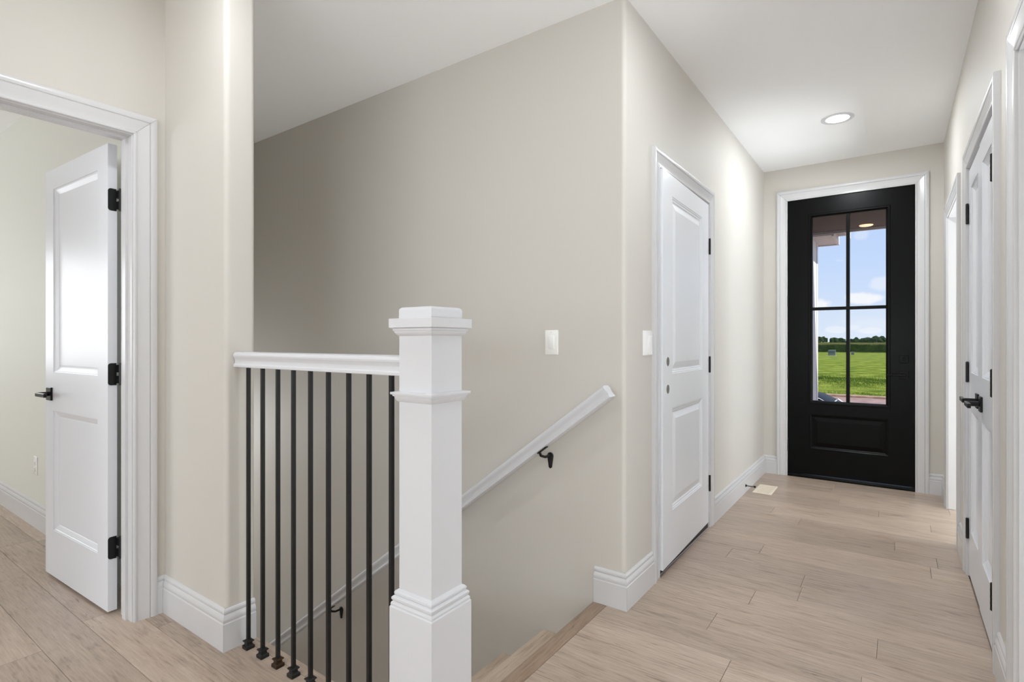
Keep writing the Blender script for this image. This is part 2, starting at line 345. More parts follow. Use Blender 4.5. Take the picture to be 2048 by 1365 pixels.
# pillar / stairwell near wall, bullnosed at the railing end
mb = MB(); mb.prism(bull([(XD-T, YP), (-2.119, YP), (-2.119, YP+.122), (XD-T, YP+.122)], {1, 2}), 0, ZC)
mb.box(-5.3, XD-T+.001, YP+.002, YP+.122, 0, ZC)
struct('wall_railing_end', mb, 'wall', 'short greige wall stub where the balcony rail ends', 'wall', smooth=30)
struct('wall_stairwell_near', MB().box(-5.3, -1.15, 1.06, 1.172, -2.75, -.26), 'wall', 'stairwell side wall below the balcony floor', 'wall')
struct('wall_stairwell_end', MB().box(-5.4, -5.3, 1.06, 2.37, -2.75, ZC), 'wall', 'end wall at the foot of the stairs', 'wall')
struct('wall_landing_riser', MB().box(-1.13, -1.112, 1.172, 2.25, -.3, -.027), 'trim', 'white riser board under the landing nosing', 'riser')
struct('floor_basement', MB().box(-5.3, -1.0, 1.06, 2.37, -2.85, -2.62), 'concrete', 'basement floor at the foot of the stairs', 'floor')
# bedroom shell
mb = MB(); mb.box(-7.0, XD-T, YP-.004, YP, 0, ZC)
struct('wall_bedroom_far', mb, 'wall_bed', 'pale wall inside the bedroom behind the open door', 'wall')
struct('wall_bedroom_side', MB().box(-7.1, -7.0, -4.6, YP+.12, 0, ZC), 'wall_bed', 'bedroom side wall beyond the open door', 'wall')
# great room shell
struct('wall_back', MB().box(-7.1, 5.7, -4.7, -4.6, 0, ZC), 'wall', 'wall of the great room behind the viewer', 'wall')
mb = MB().box(5.6, 5.7, -4.6, .85, 0, ZC); struct('wall_great_room', mb, 'wall', 'side wall of the great room', 'wall')
mb = MB(); mb.box(XR+T, 5.6, .735, .85, 0, ZC); mb.box(3.5, 3.6, .85, 5.46, 0, ZC); mb.box(XR+T, 3.5, 2.46, 2.56, 0, ZC); mb.box(XR+T, 3.5, 3.90, 3.98, 0, ZC); mb.box(XR+T, 5.6, YF+.04, YF+T, 0, ZC); mb.box(1.1, 1.15, 2.56, 3.90, 0, ZC)
struct('wall_side_rooms', mb, 'wall', 'partition walls of the rooms off the right side of the hall', 'wall')
# ------------------------------------------------------------------ trim profiles
CAS = [(0, 0), (0, .009), (.003, .0115), (.010, .0115), (.013, .0085), (.020, .0085), (.034, .0105), (.050, .0145), (.058, .0165), (.061, .0125), (.064, .0165), (.070, .0185), (.081, .0185), (.087, .0165), (.087, 0)]
CW = .087
def casing(name, axis, face, sgn, a0, a1, zt, label, z0=0.0):
    """axis 'Y': wall plane X=face, opening along Y; axis 'X': wall plane Y=face. sgn = outward direction."""
    root = thing(name, label, 'door casing', (face if axis == 'Y' else (a0+a1)/2, (a0+a1)/2 if axis == 'Y' else face, z0), kind='structure')
    def P(a, d, z): return (face+sgn*d, a, z) if axis == 'Y' else (a, face+sgn*d, z)
    for nm, ends in (('casing_leg', 0), ('casing_leg', 1), ('casing_head', 2)):
        m_ = MB(); g = .0006
        if ends == 0: rings = [[P(a0-w_, d, z0) for w_, d in CAS], [P(a0-w_, d, zt+w_-g) for w_, d in CAS]]
        elif ends == 1: rings = [[P(a1+w_, d, z0) for w_, d in CAS], [P(a1+w_, d, zt+w_-g) for w_, d in CAS]]
        else: rings = [[P(a0-w_+g, d, zt+w_) for w_, d in CAS], [P(a1+w_-g, d, zt+w_) for w_, d in CAS]]
        m_.loft(rings); obj(nm, m_, 'trim', root, smooth=25)
    return root
def jamb(name, axis, f0, f1, a0, a1, zt, label, stop=None, z0=0):
    """lining of an opening between faces f0..f1, inner clear a0..a1,zt, 12 mm boards; stop = (s0,s1) position of door stop"""
    root = thing(name, label, 'door jamb', ((f0+f1)/2 if axis == 'Y' else (a0+a1)/2, (a0+a1)/2 if axis == 'Y' else (f0+f1)/2, z0), kind='structure')
    def B(m_, fa, fb, a, b, za, zb):
        if axis == 'Y': m_.box(fa, fb, a, b, za, zb)
        else: m_.box(a, b, fa, fb, za, zb)
        return m_
    t = .011
    obj('jamb_leg', B(MB(), f0, f1, a0-t, a0, z0, zt), 'trim', root, bevel=.001); obj('jamb_leg', B(MB(), f0, f1, a1, a1+t, z0, zt), 'trim', root, bevel=.001)
    obj('jamb_head', B(MB(), f0, f1, a0-t, a1+t, zt, zt+t), 'trim', root, bevel=.001)
    if stop:
        m_ = MB(); B(m_, stop[0], stop[1], a0, a0+.010, z0, zt); B(m_, stop[0], stop[1], a1-.010, a1, z0, zt); B(m_, stop[0], stop[1], a0+.010, a1-.010, zt-.010, zt)
        obj('door_stop', m_, 'trim', root)
    return root
BAS = [(0, 0), (.015, 0), (.015, .105), (.0125, .109), (.0125, .112), (.0142, .117), (.0135, .126), (.0095, .134), (.0065, .138), (.0065, .140), (.0088, .144), (.0088, .151), (.0055, .157), (0, .160)]
def base(name, path, label, side=1, parts=None):
    """path of (x,y) along the wall face; outward = side * left-hand normal"""
    root = thing(name, label, 'baseboard', (path[0][0], path[0][1], 0), kind='structure')
    n = len(path); V = [Vector(p) for p in path]
    segn = []
    for i in range(n-1):
        d = (V[i+1]-V[i]).normalized(); segn.append(Vector((-d.y, d.x))*side)
    def off(i, d):
        if i == 0: return V[0]+segn[0]*d
        if i == n-1: return V[-1]+segn[-1]*d
        a, b = segn[i-1], segn[i]; m_ = (a+b); return V[i]+m_*(d/(1+a.dot(b)))
    for i in range(n-1):
        m_ = MB(); dirv = (V[i+1]-V[i]).normalized()
        r0 = [(*(off(i, d)+(dirv*.0005 if i > 0 else dirv*0)), z) for d, z in BAS]; r1 = [(*(off(i+1, d)-(dirv*.0005 if i < n-2 else dirv*0)), z) for d, z in BAS]
        m_.loft([r0, r1]); obj('baseboard_run', m_, 'trim', root, smooth=25)
    return root
base('baseboard_corner', [(-1.134, YS), (XL, YS), (XL, 2.573)], 'white baseboard wrapping the wall corner at the top of the stairs', -1)
base('baseboard_hall_left', [(XL, 3.648), (XL, YF), (-.8765, YF)], 'white baseboard between the primed door and the front door', -1)
base('baseboard_front', [(.2105, YF), (XR, YF), (XR, 5.033)], 'short white baseboard right of the front door', -1)
base('baseboard_hall_right', [(XR, 2.582), (XR, 2.313)], 'short white baseboard between closet and near doorway', -1)
base('baseboard_railing_end', [(XD, 1.018), (XD, YP), (-2.119, YP), (-2.119, 1.171)], 'white baseboard around the wall stub by the balusters', -1)
base('baseboard_bedroom', [(-6.99, YP-.004), (XD-T, YP-.004)], 'white baseboard in the bedroom beyond the open door', -1)
base('baseboard_study', [(XR, 4.011), (XR, 3.688)], 'short white baseboard between closet and far doorway', -1)
casing('trim_bedroom_door', 'Y', XD, 1, .150, .9305, 2.083, 'white moulded casing around the open bedroom doorway')
jamb('trim_bedroom_jamb', 'Y', XD-T, XD, .155, .926, 2.078, 'white jamb of the bedroom doorway', (XD-.075, XD-.040))
casing('trim_bedroom_inner', 'Y', XD-T, -1, .150, .9305, 2.083, 'white casing on the bedroom side of the doorway')
casing('trim_primed_door', 'Y', XL, 1, 2.660, 3.560, 2.083, 'white moulded casing around the primed two-panel door')
jamb('trim_primed_jamb', 'Y', XL-.13, XL, 2.664, 3.556, 2.079, 'white jamb of the primed two-panel door', (XL-.075, XL-.052))
casing('trim_front_door', 'X', YF, -1, -.789, .1235, 2.447, 'tall white casing around the black front door')
casing('trim_closet', 'Y', XR, -1, 2.670, 3.597, 2.083, 'white casing around the white double closet doors')
jamb('trim_closet_jamb', 'Y', XR, XR+T, 2.673, 3.594, 2.079, 'white jamb behind the double closet doors')
casing('trim_study', 'Y', XR, -1, SY0+.005, SY1-.005, 2.083, 'white casing of the far doorway next to the front door')
jamb('trim_study_jamb', 'Y', XR, XR+T, SY0+.009, SY1-.009, 2.079, 'white jamb of the far doorway next to the front door')
casing('trim_near_doorway', 'Y', XR, -1, NY0+.005, NY1-.005, 2.083, 'white casing of the nearest doorway at the right edge')
jamb('trim_near_jamb', 'Y', XR, XR+T, NY0+.009, NY1-.009, 2.079, 'shaded white jamb of the nearest doorway at the right edge', (XR+.05, XR+.085))
# ------------------------------------------------------------------ doors
STK_IN = [(0, 0), (.0015, .0035), (.0055, .0042), (.0075, .0062), (.0265, .0150), (.0285, .0165), (.0325, .0165)]      # sticking of interior doors
STK_EN = [(0, 0), (.002, .003), (.007, .003), (.012, .007), (.020, .008), (.024, .0115), (.028, .0115)]   # entry doors
def leaf_mesh(wd, h, t, rects, stk, through=()):
    """local: x 0..wd, z 0..h, faces y=-t/2 and +t/2. rects [(x0,x1,z0,z1)]"""
    mb = MB(); xs = sorted({0, wd}|{r[0] for r in rects}|{r[1] for r in rects}); zs = sorted({0, h}|{r[2] for r in rects}|{r[3] for r in rects})
    inside = lambda x, z: any(r[0] < x < r[1] and r[2] < z < r[3] for r in rects)
    for s in (-1, 1):
        y = s*t/2
        for i in range(len(xs)-1):
            for j in range(len(zs)-1):
                if inside((xs[i]+xs[i+1])/2, (zs[j]+zs[j+1])/2): continue
                mb.add([(xs[i], y, zs[j]), (xs[i+1], y, zs[j]), (xs[i+1], y, zs[j+1]), (xs[i], y, zs[j+1])], [(0, 1, 2, 3)])
    mb.add([(0,-t/2,0),(wd,-t/2,0),(wd,t/2,0),(0,t/2,0),(0,-t/2,h),(wd,-t/2,h),(wd,t/2,h),(0,t/2,h)], [(0,1,2,3),(4,5,6,7),(1,2,6,5),(3,0,4,7)])
    for q, r in enumerate(rects):
        def ring(ins, dep, s): y = s*(t/2-dep); return [(r[0]+ins, y, r[2]+ins), (r[1]-ins, y, r[2]+ins), (r[1]-ins, y, r[3]-ins), (r[0]+ins, y, r[3]-ins)]
        if q in through: mb.loft([ring(0, 0, -1), ring(0, 0, 1)], cap=False)
        else:
            for s in (-1, 1): mb.loft([ring(i_, d_, s) for i_, d_ in stk], cap=False)
    return mb
def panel_mesh(r, t, stk, raised):
    mb = MB(); i0, d0 = stk[-1]
    def ring(ins, dep, s): y = s*(t/2-dep); return [(r[0]+ins, y, r[2]+ins), (r[1]-ins, y, r[2]+ins), (r[1]-ins, y, r[3]-ins), (r[0]+ins, y, r[3]-ins)]
    pr = [(i0-.001, d0)] + ([(i0+.002, d0), (i0+.034, .003)] if raised else [(i0+.004, d0-.0005)])
    rings = [ring(a, b, -1) for a, b in pr][::-1]+[ring(a, b, 1) for a, b in pr]
    return mb.loft(rings)
def hinge_barrel(parent, x, y, z, world=False, plates=((1, .014),), hh=.098):
    mb = MB(); mb.cyl((x, y, z-hh/2), (x, y, z+hh/2), .0068, n=14)
    o = obj('hinge', mb, 'black', parent, smooth=40, world=world)
    pn = MB(); pn.cyl((x, y, z+hh/2), (x, y, z+hh/2+.004), .0075, .004, n=14); pn.cyl((x, y, z-hh/2-.004), (x, y, z-hh/2), .004, .0075, n=14)
    for k in (-.25, 0, .25): pn.cyl((x, y, z+hh*k-.0012), (x, y, z+hh*k+.0012), .0073, n=14)
    p = obj('hinge_pin', pn, 'black', None, smooth=40); p.parent = o
    return o
def lever(parent, x, y, z, sy, dx, mt='satin'):
    """rosette on face y (outward sy), lever arm towards dx"""
    m_ = MB(); m_.box(x-.033, x+.033, y, y+sy*.009, z-.033, z+.033)
    h = obj('lever_handle', m_, mt, parent, world=False, bevel=.002)
    s_ = MB(); s_.cyl((x, y+sy*.009, z), (x, y+sy*.048, z), .011, n=16)
    a = obj('lever_stem', s_, mt, None, smooth=40); a.parent = h
    b_ = MB(); b_.box(x-dx*.014, x+dx*.112, y+sy*.045, y+sy*.058, z-.010, z+.010)
    b = obj('lever_arm', b_, mt, None, bevel=.003); b.parent = h
    return h
# door_1 : open bedroom door, swung into the bedroom. local origin = leaf hinge corner
lw, lh, lt = .762, 2.052, .035
d1 = thing('door_1', 'white two-panel bedroom door standing open at the left', 'door', (-2.805, .9075, .014), R(180)+R(2.0), kind='structure')
rects = [(.108, lw-.108, .232, .835), (.108, lw-.108, 1.028, 1.952)]
lf = obj('door_leaf', leaf_mesh(lw, lh, lt, rects, STK_IN), 'door', d1, world=False)
for r in rects: p = obj('panel', panel_mesh(r, lt, STK_IN, False), 'door', None, bevel=0); p.parent = lf
for z in (.277, 1.040, 1.808):
    m_ = MB(); m_.cyl((-.024, -.022, z-.049), (-.024, -.022, z+.049), .0068, n=14)
    hg = obj('hinge', m_, 'black', d1, world=False, smooth=40)
    pl = MB(); n_ = 6; pts = []
    for cy, cz, a0 in ((.006, z+.037, 0), (.006, z-.037, -90)):   # rounded corners on the leaf edge
        for j in range(n_+1): a = R(a0+90-90*j/n_) if a0 == 0 else R(-90*j/n_); pts.append((cy+.0115*math.cos(a) if False else cy+.0115*(math.cos(a)), cz+.0115*math.sin(a)))
    pts = [(-.0140, z+.0485)]+pts+[(-.0140, z-.0485)]
    pl.loft([[(-.0002, y_, z_) for y_, z_ in pts], [(-.0027, y_, z_) for y_, z_ in pts]])
    for za, zb in ((-.0405, -.0075), (.0075, .0405)): pl.box(-.0215, -.0003, -.0225, -.0135, z+za, z+zb)
    q = obj('hinge_plate', pl, 'black', None); q.parent = hg
lever(d1, lw-.066, lt/2, .918, 1, -1); lever(d1, lw-.066, -lt/2, .918, -1, -1)
# door_2 : primed two-panel door in the hall, slightly ajar. hinge at far side
dw, dh, dt = .893, 2.042, .044
d2 = thing('door_2', 'grey-white primed two-panel hall door with empty lock holes', 'door', (XL+.002, 3.558, .034), R(-90)-R(-1.35), kind='structure')
rects = [(.152, dw-.152, .268, .812), (.152, dw-.152, .992, 1.932)]
lf2 = obj('door_leaf', leaf_mesh(dw, dh, dt, rects, STK_EN), 'primed', d2, world=False)
lf2.location = (0, -dt/2, 0)
for r in rects: p = obj('panel', panel_mesh(r, dt, STK_EN, True), 'primed', None); p.parent = lf2
for z in (.25, 1.015, 1.775): hinge_barrel(d2, -.006, .0055, z)
for z, nm in ((.916, 'bore'), (1.059, 'bore')):
    m_ = MB(); m_.cyl((.815, .0004, z), (.815, -.004, z), .0265, .0265, n=28); obj('lock_hole', m_, 'bore', d2, world=False, smooth=40)
    m_ = MB(); n_ = 28
    for r0, r1, y in ((.0265, .029, .0009),):
        m_.loft([[(.815+r*math.cos(2*PI*j/n_), yy, z+r*math.sin(2*PI*j/n_)) for j in range(n_)] for r, yy in ((.0235, .0007), (.0262, .0012), (.029, .0002))], cap=False)
    obj('hole_rim', m_, 'primed', d2, world=False, smooth=40)
m_ = MB(); m_.box(dw+.0002, dw-.02, -dt+.004, -.004, -.012, 0); m_ = MB(); m_.box(.002, dw-.002, -dt+.002, -.003, -.010, .002)
obj('door_sweep', m_, 'rubber', d2, world=False)
t2 = MB(); t2.box(XL-.14, XL-.001, 2.664, 3.556, 0, .022); tag(obj('threshold', t2, 'rubber', bevel=.002), 'dark threshold under the primed hall door', 'threshold', kind='structure')
# door_3 : black front door
fw, fh, ft = .902, 2.408, .045
d3 = thing('door_3', 'tall black front door with four glass panes over one panel', 'door', (-.783, YF+.024, .034), 0, kind='structure')
gx0, gx1, gz0, gz1 = .170, .733, .628, 2.262
rects = [(gx0, gx1, gz0, gz1), (.165, .736, .221, .530)]
lf3 = obj('door_leaf', leaf_mesh(fw, fh, ft, rects, STK_EN, through=(0,)), 'blackdoor', d3, world=False)
p = obj('panel', panel_mesh(rects[1], ft, STK_EN, True), 'blackdoor', None); p.parent = lf3
GP = [(0, -.002), (0, .007), (.004, .0095), (.016, .0095), (.020, .006), (.027, .002), (.030, -.004), (.030, -.016)]
for s in (-1, 1):
    m_ = MB(); rs = []
    for ins, pr in GP:
        i_ = ins-.012; y = s*(ft/2+pr); rs.append([(gx0+i_, y, gz0+i_), (gx1-i_, y, gz0+i_), (gx1-i_, y, gz1-i_), (gx0+i_, y, gz1-i_)])
    m_.loft(rs, cap=False); p = obj('glazing_frame', m_, 'blackdoor', None); p.parent = lf3
ix0, ix1, iz0, iz1 = gx0+.018, gx1-.018, gz0+.018, gz1-.018
mxc = (ix0+ix1)/2; mzc = 1.446
for s in (-1, 1):
    m_ = MB(); y0, y1 = s*.006, s*(ft/2+.002)
    m_.box(mxc-.013, mxc+.013, y0, y1, iz0-.002, iz1+.002); q = obj('muntin', m_, 'blackdoor', None, bevel=.002); q.parent = lf3
    m_ = MB(); m_.box(ix0-.002, ix1+.002, y0, y1-s*.0008, mzc-.013, mzc+.013); q = obj('muntin', m_, 'blackdoor', None, bevel=.002); q.parent = lf3
for a, b in ((ix0-.004, mxc-.001), (mxc+.001, ix1+.004)):
    for c, d in ((iz0-.004, mzc-.001), (mzc+.001, iz1+.004)):
        q = obj('pane', MB().box(a, b, -.002, .002, c, d), 'glass', None); q.parent = lf3
for z in (.24, .88, 1.52, 2.09): hinge_barrel(d3, -.004, -ft/2-.005, z)
lever(d3, fw-.068, -ft/2, .893, -1, -1, 'blackdoor')
m_ = MB(); m_.box(fw-.068-.031, fw-.068+.031, -ft/2-.010, -ft/2, 1.020-.031, 1.020+.031); db = obj('deadbolt', m_, 'blackdoor', d3, world=False, bevel=.003)
m_ = MB(); m_.box(fw-.068-.005, fw-.068+.005, -ft/2-.028, -ft/2-.010, 1.020-.018, 1.020+.018); q = obj('thumb_turn', m_, 'blackdoor', None, bevel=.002); q.parent = db
m_ = MB(); m_.loft([[(x, y, z) for y, z in ((YF-.006, 0), (YF-.006, .012), (YF+.004, .026), (YF+.10, .030), (YF+.16, 0))] for x in (-.7885, .123)])
tag(obj('threshold', m_, 'blackdoor'), 'black threshold under the front door', 'threshold', kind='structure')
m_ = MB(); m_.box(-.80, -.7885, YF, YF+T, 0, FZ); m_.box(.1225, .135, YF, YF+T, 0, FZ); m_.box(-.80, .135, YF, YF+T, 2.446, FZ)
m_.box(-.7885, -.770, YF+.052, YF+T, 0, 2.446); m_.box(.104, .1225, YF+.052, YF+T, 0, 2.446); m_.box(-.7885, .1225, YF+.052, YF+T, 2.428, 2.446)
tag(obj('trim_front_jamb', m_, 'blackdoor'), 'black jamb around the front door', 'door jamb', kind='structure')
# doors 4 and 5 : closet pair
cw, ch, ct = .4550, 2.052, .035
rects = [(.085, cw-.085, .232, .835), (.085, cw-.085, 1.028, 1.952)]
def closet(name, label, y, rz, face, near):
    d = thing(name, label, 'door', (XR+.001+ct/2-face, y, .014), rz, kind='structure')
    l = obj('door_leaf', leaf_mesh(cw, ch, ct, rects, STK_IN), 'door', d, world=False)
    for r in rects: q = obj('panel', panel_mesh(r, ct, STK_IN, False), 'door', None); q.parent = l
    s = 1 if near else -1
    for z in (.23, 1.028, 1.835): hinge_barrel(d, .002, s*(ct/2+.0075), z)
    lever(d, cw-.075, s*ct/2, .914, s, -1)
    return d
closet('door_4', 'near white closet door of the pair in the right wall', 2.677, R(90), .003, True)
closet('door_5', 'far white closet door of the pair in the right wall', 3.590, R(-90), 0, False)
# ------------------------------------------------------------------ stair railing
rl = thing('stair_railing', 'white newel post and rail with black square iron balusters', 'railing', (-1.6, 1.115, 0))
NX, NY = -1.0795, 1.115
m_ = MB(); m_.square(NX, NY, [(.0625, .44), (.0625, 1.22)]); post = obj('newel_shaft', m_, 'rail', rl, bevel=.0012)
m_ = MB(); m_.square(NX, NY, [(.082, 0), (.082, .4535), (.0795, .4565)]); q = obj('newel_base', m_, 'rail', rl, bevel=.0012)
m_ = MB(); m_.square(NX, NY, [(.0790, .4565), (.0795, .462), (.0770, .467), (.0745, .4685), (.0775, .4735), (.0780, .479), (.0740, .483), (.0700, .4845), (.0722, .4885), (.0722, .4935), (.0690, .4975), (.0628, .5015)])
obj('base_moulding', m_, 'rail', rl)
m_ = MB(); m_.square(NX, NY, [(.0628, 1.0290), (.0665, 1.0310), (.0690, 1.0350), (.0715, 1.0400), (.0722, 1.0440), (.0755, 1.0450), (.0760, 1.0490), (.0800, 1.0500), (.0805, 1.0550), (.0800, 1.0565), (.0628, 1.0590)])
obj('collar_moulding', m_, 'rail', rl)
m_ = MB(); m_.square(NX, NY, [(.0628, 1.2140), (.0650, 1.2160), (.0685, 1.2190), (.0715, 1.2240), (.0722, 1.2280), (.0750, 1.2290), (.0755, 1.2350), (.0775, 1.2365)])
obj('cap_moulding', m_, 'rail', rl)
m_ = MB(); m_.square(NX, NY, [(.0825, 1.2370), (.0828, 1.2380), (.0828, 1.2615), (.0822, 1.2625)]); obj('cap_plate', m_, 'rail', rl)
m_ = MB(); tp = [(.0630, 1.2625), (.0630, 1.2850)]+[(.0630-.010*(1-math.cos(a)), 1.2850+.010*math.sin(a)) for a in [R(15*i) for i in range(1, 7)]]
m_.square(NX, NY, tp); obj('cap_block', m_, 'rail', rl, smooth=30)
# top rail
RP = [(.0285, 0), (.0300, .002), (.0300, .009), (.0275, .012), (.0255, .013), (.0235, .020), (.0235, .026), (.0265, .034), (.0305, .040), (.0315, .046), (.0300, .052), (.0250, .0565), (.0140, .0592), (0, .0600)]
RPF = RP+[(-a, b) for a, b in RP[-2::-1]]
m_ = MB(); m_.loft([[(x, NY+a, 1.098+b) for a, b in RPF] for x in (-2.117, NX-.0625)]); obj('top_rail', m_, 'rail', rl, smooth=16)
shoe0 = None
BX = [-2.060, -1.958, -1.855, -1.756, -1.654, -1.553, -1.446, -1.346, -1.243]
bal_me = None
for i, x in enumerate(BX):
    if bal_me is None:
        b = obj('baluster', MB().box(-.0064, .0064, -.0064, .0064, .0, 1.100), 'black', None, bevel=.0011)
        m_ = MB(); m_.square(0, 0, [(.0160, 0), (.0165, .003), (.0165, .0115), (.0150, .0135), (.0110, .0160), (.0105, .0230), (.0120, .0250), (.0150, .0270), (.0152, .0310), (.0130, .0325), (.0068, .0345)])
        s = obj('shoe', m_, 'black', None); bal_me = b.data; shoe_me = s.data
    else:
        b = bpy.data.objects.new('baluster', bal_me); s = bpy.data.objects.new('shoe', shoe_me); C.objects.link(b); C.objects.link(s)
    b.parent = rl; b.location = (x+1.6, 0, 0); s.parent = b
    if i == 2:
        s.data = shoe_me.copy(); s.data.materials[0] = M['brown_reflection']; s['label'] = 'black baluster shoe with a brown reflection in its colour'
# ------------------------------------------------------------------ wall handrail on the stairwell wall
hr = thing('wall_handrail', 'white sloping handrail on black brackets on the stairwell wall', 'handrail', (-1.03, 2.17, .985))
SL = -.752; th = math.atan(SL)
def hp(x): return .972+SL*(-(x+1.03))
m_ = MB(); HY = 2.168
rings = []
for x in (-1.022, -3.95):
    c = Vector((x, HY, hp(x))); up = Vector((SL, 0, 1)).normalized() if False else Vector((math.sin(math.atan(SL)), 0, math.cos(math.atan(SL))))
    rings.append([c+Vector((0, a, 0))+up*(b-.026) for a, b in RPF])
m_.loft(rings); obj('rail', m_, 'rail', hr, smooth=16)
for bx in (-1.385, -2.24, -3.005, -3.7):
    z = hp(bx)-.030*1.0
    m_ = MB(); m_.prism([(0, 0)]*3, 0, 0) if False else None
    pts = []
    for j in range(9): a = R(180*j/8); pts.append((.017*math.cos(a), .017*math.sin(a)))
    for j in range(7): a = R(180+180*j/6); pts.append((.009*math.cos(a), -.052+.009*math.sin(a)))
    rz0 = z-.035
    m_.loft([[(bx+.012+a*s_, y, rz0+b*s_) for a, b in pts] for y, s_ in ((YS-.0005, 1.0), (YS-.005, 1.0), (YS-.0075, .8))])
    br = obj('bracket', m_, 'black', hr, smooth=35)
    arm = MB(); path = [Vector((bx+.012, YS-.006, rz0+.002)), Vector((bx+.008, YS-.045, rz0+.001)), Vector((bx, HY+.012, rz0+.010)), Vector((bx-.002, HY, z-.002))]
    for a, b_ in zip(path, path[1:]): arm.cyl(a, b_, .0065, n=12)
    q = obj('bracket_arm', arm, 'black', br, smooth=40)
    sd = MB(); dx = Vector((1, 0, -SL)).normalized()
    c = Vector((bx, HY, hp(bx)))-Vector((math.sin(th), 0, math.cos(th)))*.0275
    u_ = Vector((math.cos(th), 0, -math.sin(th))); n_ = Vector((math.sin(th), 0, math.cos(th)))
    sd.loft([[c+u_*a+Vector((0, b, 0))+n_*k for a, b in ((-.03, -.010), (.03, -.010), (.03, .010), (-.03, .010))] for k in (-.004, 0)])
    q = obj('bracket_saddle', sd, 'black', br)
# ------------------------------------------------------------------ stairs
st = thing('staircase', 'pale wooden stairs descending beside the white newel post', 'stairs', (-1.14, 1.7, 0))
for k in range(1, 13):
    xe = -1.17-.25*k; z = -.02-.2*k
    prof = [(xe+.275, z), (xe+.012, z), (xe+.003, z-.003), (xe, z-.011), (xe+.003, z-.021), (xe+.012, z-.025), (xe+.275, z-.025)]
    m_ = MB(); m_.loft([[(a, y, b) for a, b in prof] for y in (1.174, YS-.0015)]); obj('tread', m_, 'tread', st, smooth=40)
    obj('riser', MB().box(xe+.016, xe+.030, 1.174, YS-.0015, z-.2, z-.025), 'trim', st)
# ------------------------------------------------------------------ switches, outlet, register, stop, light
def plate_box(name, label, cat, c, nrm, wd, ht, paddle, group=None):
    """wall plate centred c, outward normal nrm ('-Y' or '+X')"""
    root = thing(name, label, cat, c)
    def P(a, d, z):
        return (c[0]+a, c[1]-d, c[2]+z) if nrm == '-Y' else (c[0]+d, c[1]+a, c[2]+z)
    def rb(hw, hh, d0, d1, ins, tilt=0):
        m_ = MB(); n = 5; r = .004
        def ring(k, d): 
            pts = []
            for sx, sz, a0 in ((1, 1, 0), (-1, 1, 90), (-1, -1, 180), (1, -1, 270)):
                for j in range(n+1): a = R(a0+90*j/n); pts.append((sx*(hw-r-k)+r*math.cos(a), sz*(hh-r-k)+r*math.sin(a)))
            return [P(a, d+tilt*b, b) for a, b in pts]
        m_.loft([ring(0, d0), ring(0, d1-.002), ring(.002, d1)]); return m_
    obj('cover_plate', rb(wd/2, ht/2, .0002, .0062, .002), 'plate', root, smooth=40)
    for a, hw, hh, tl in paddle: 
        m_ = rb(hw, hh, .003, .0092, .001, tl)
        m_.v = [((x+a, y, z) if nrm == '-Y' else (x, y+a, z)) for x, y, z in m_.v]
        obj('rocker', m_, 'plate', root, smooth=40)
    for z in (-ht/2+.011, ht/2-.011):
        m_ = MB(); m_.cyl(P(0, .006, z), P(0, .0071, z), .003, n=12); obj('screw', m_, 'vent', root, smooth=40)
    return root
plate_box('light_switch', 'white single rocker switch on the stairwell wall above the handrail', 'light switch', (-1.366, YS, 1.193), '-Y', .073, .120, [(0, .0168, .0335, .03)])
plate_box('light_switch', 'white wide switch plate beside the primed hall door', 'light switch', (XL, 2.512, 1.190), '+X', .116, .120, [(.018, .026, .034, .10)])
ol = thing('wall_outlet', 'white duplex outlet low on the bedroom wall', 'outlet', (-4.54, YP-.004, .392))
pb = plate_box('tmp', '', '', (-4.54, YP-.004, .392), '-Y', .073, .118, [])
for ch_ in list(pb.children): ch_.parent = ol
bpy.data.objects.remove(pb)
for z in (.0195, -.0195):
    m_ = MB(); m_.cyl((-4.54, YP-.009, .392+z), (-4.54, YP-.013, .392+z), .0165, n=20); q = obj('socket', m_, 'plate', ol, smooth=40)
    m_ = MB(); m_.box(-4.5475, -4.5455, YP-.0134, YP-.0125, .388+z, .397+z); m_.box(-4.5345, -4.5325, YP-.0134, YP-.0125, .388+z, .397+z); m_.box(-4.542, -4.538, YP-.0134, YP-.0125, .380+z, .384+z)
    obj('socket_slots', m_, 'slot', ol)
fv = thing('floor_register', 'cream rectangular air register set in the floor by the front door', 'floor vent', (-.858, 4.72, 0))
m_ = MB(); vx0, vx1, vy0, vy1 = -.928, -.790, 4.578, 4.862
def rr(i, z): return [(vx0+i, vy0+i, z), (vx1-i, vy0+i, z), (vx1-i, vy1-i, z), (vx0+i, vy1-i, z)]
m_.loft([rr(0, .0005), rr(0, .002), rr(.004, .0055), rr(.020, .006), rr(.023, .003)], cap=False); obj('register_frame', m_, 'vent', fv)
m_ = MB(); m_.loft([rr(.0225, .0006), rr(.0225, .0016)]); obj('damper', m_, 'vent', fv)
for i in range(11):
    y = vy0+.034+i*.0216; m_ = MB(); m_.box(vx0+.0222, vx1-.0222, y-.0062, y+.0062, .0018, .0042); obj('slat', m_, 'vent', fv)
ds = thing('door_stop', 'small black spring door stop on the hall baseboard by the vent', 'door stop', (XL+.015, 4.545, .055))
m_ = MB(); m_.cyl((XL+.0151, 4.545, .055), (XL+.019, 4.545, .055), .012, n=18); m_.cyl((XL+.019, 4.545, .055), (XL+.026, 4.545, .055), .008, .0055, n=18); obj('stop_flange', m_, 'black', ds, smooth=40)
m_ = MB(); n_ = 14; tr = 9; rs = []
for i in range(tr*14+1):
    a = 2*PI*i/14; rs.append((XL+.026+.050*i/(tr*14), 4.545+.0042*math.cos(a), .055+.0042*math.sin(a)))
for a, b in zip(rs, rs[1:]): m_.cyl(a, b, .0014, n=5)
obj('stop_spring', m_, 'black', ds)
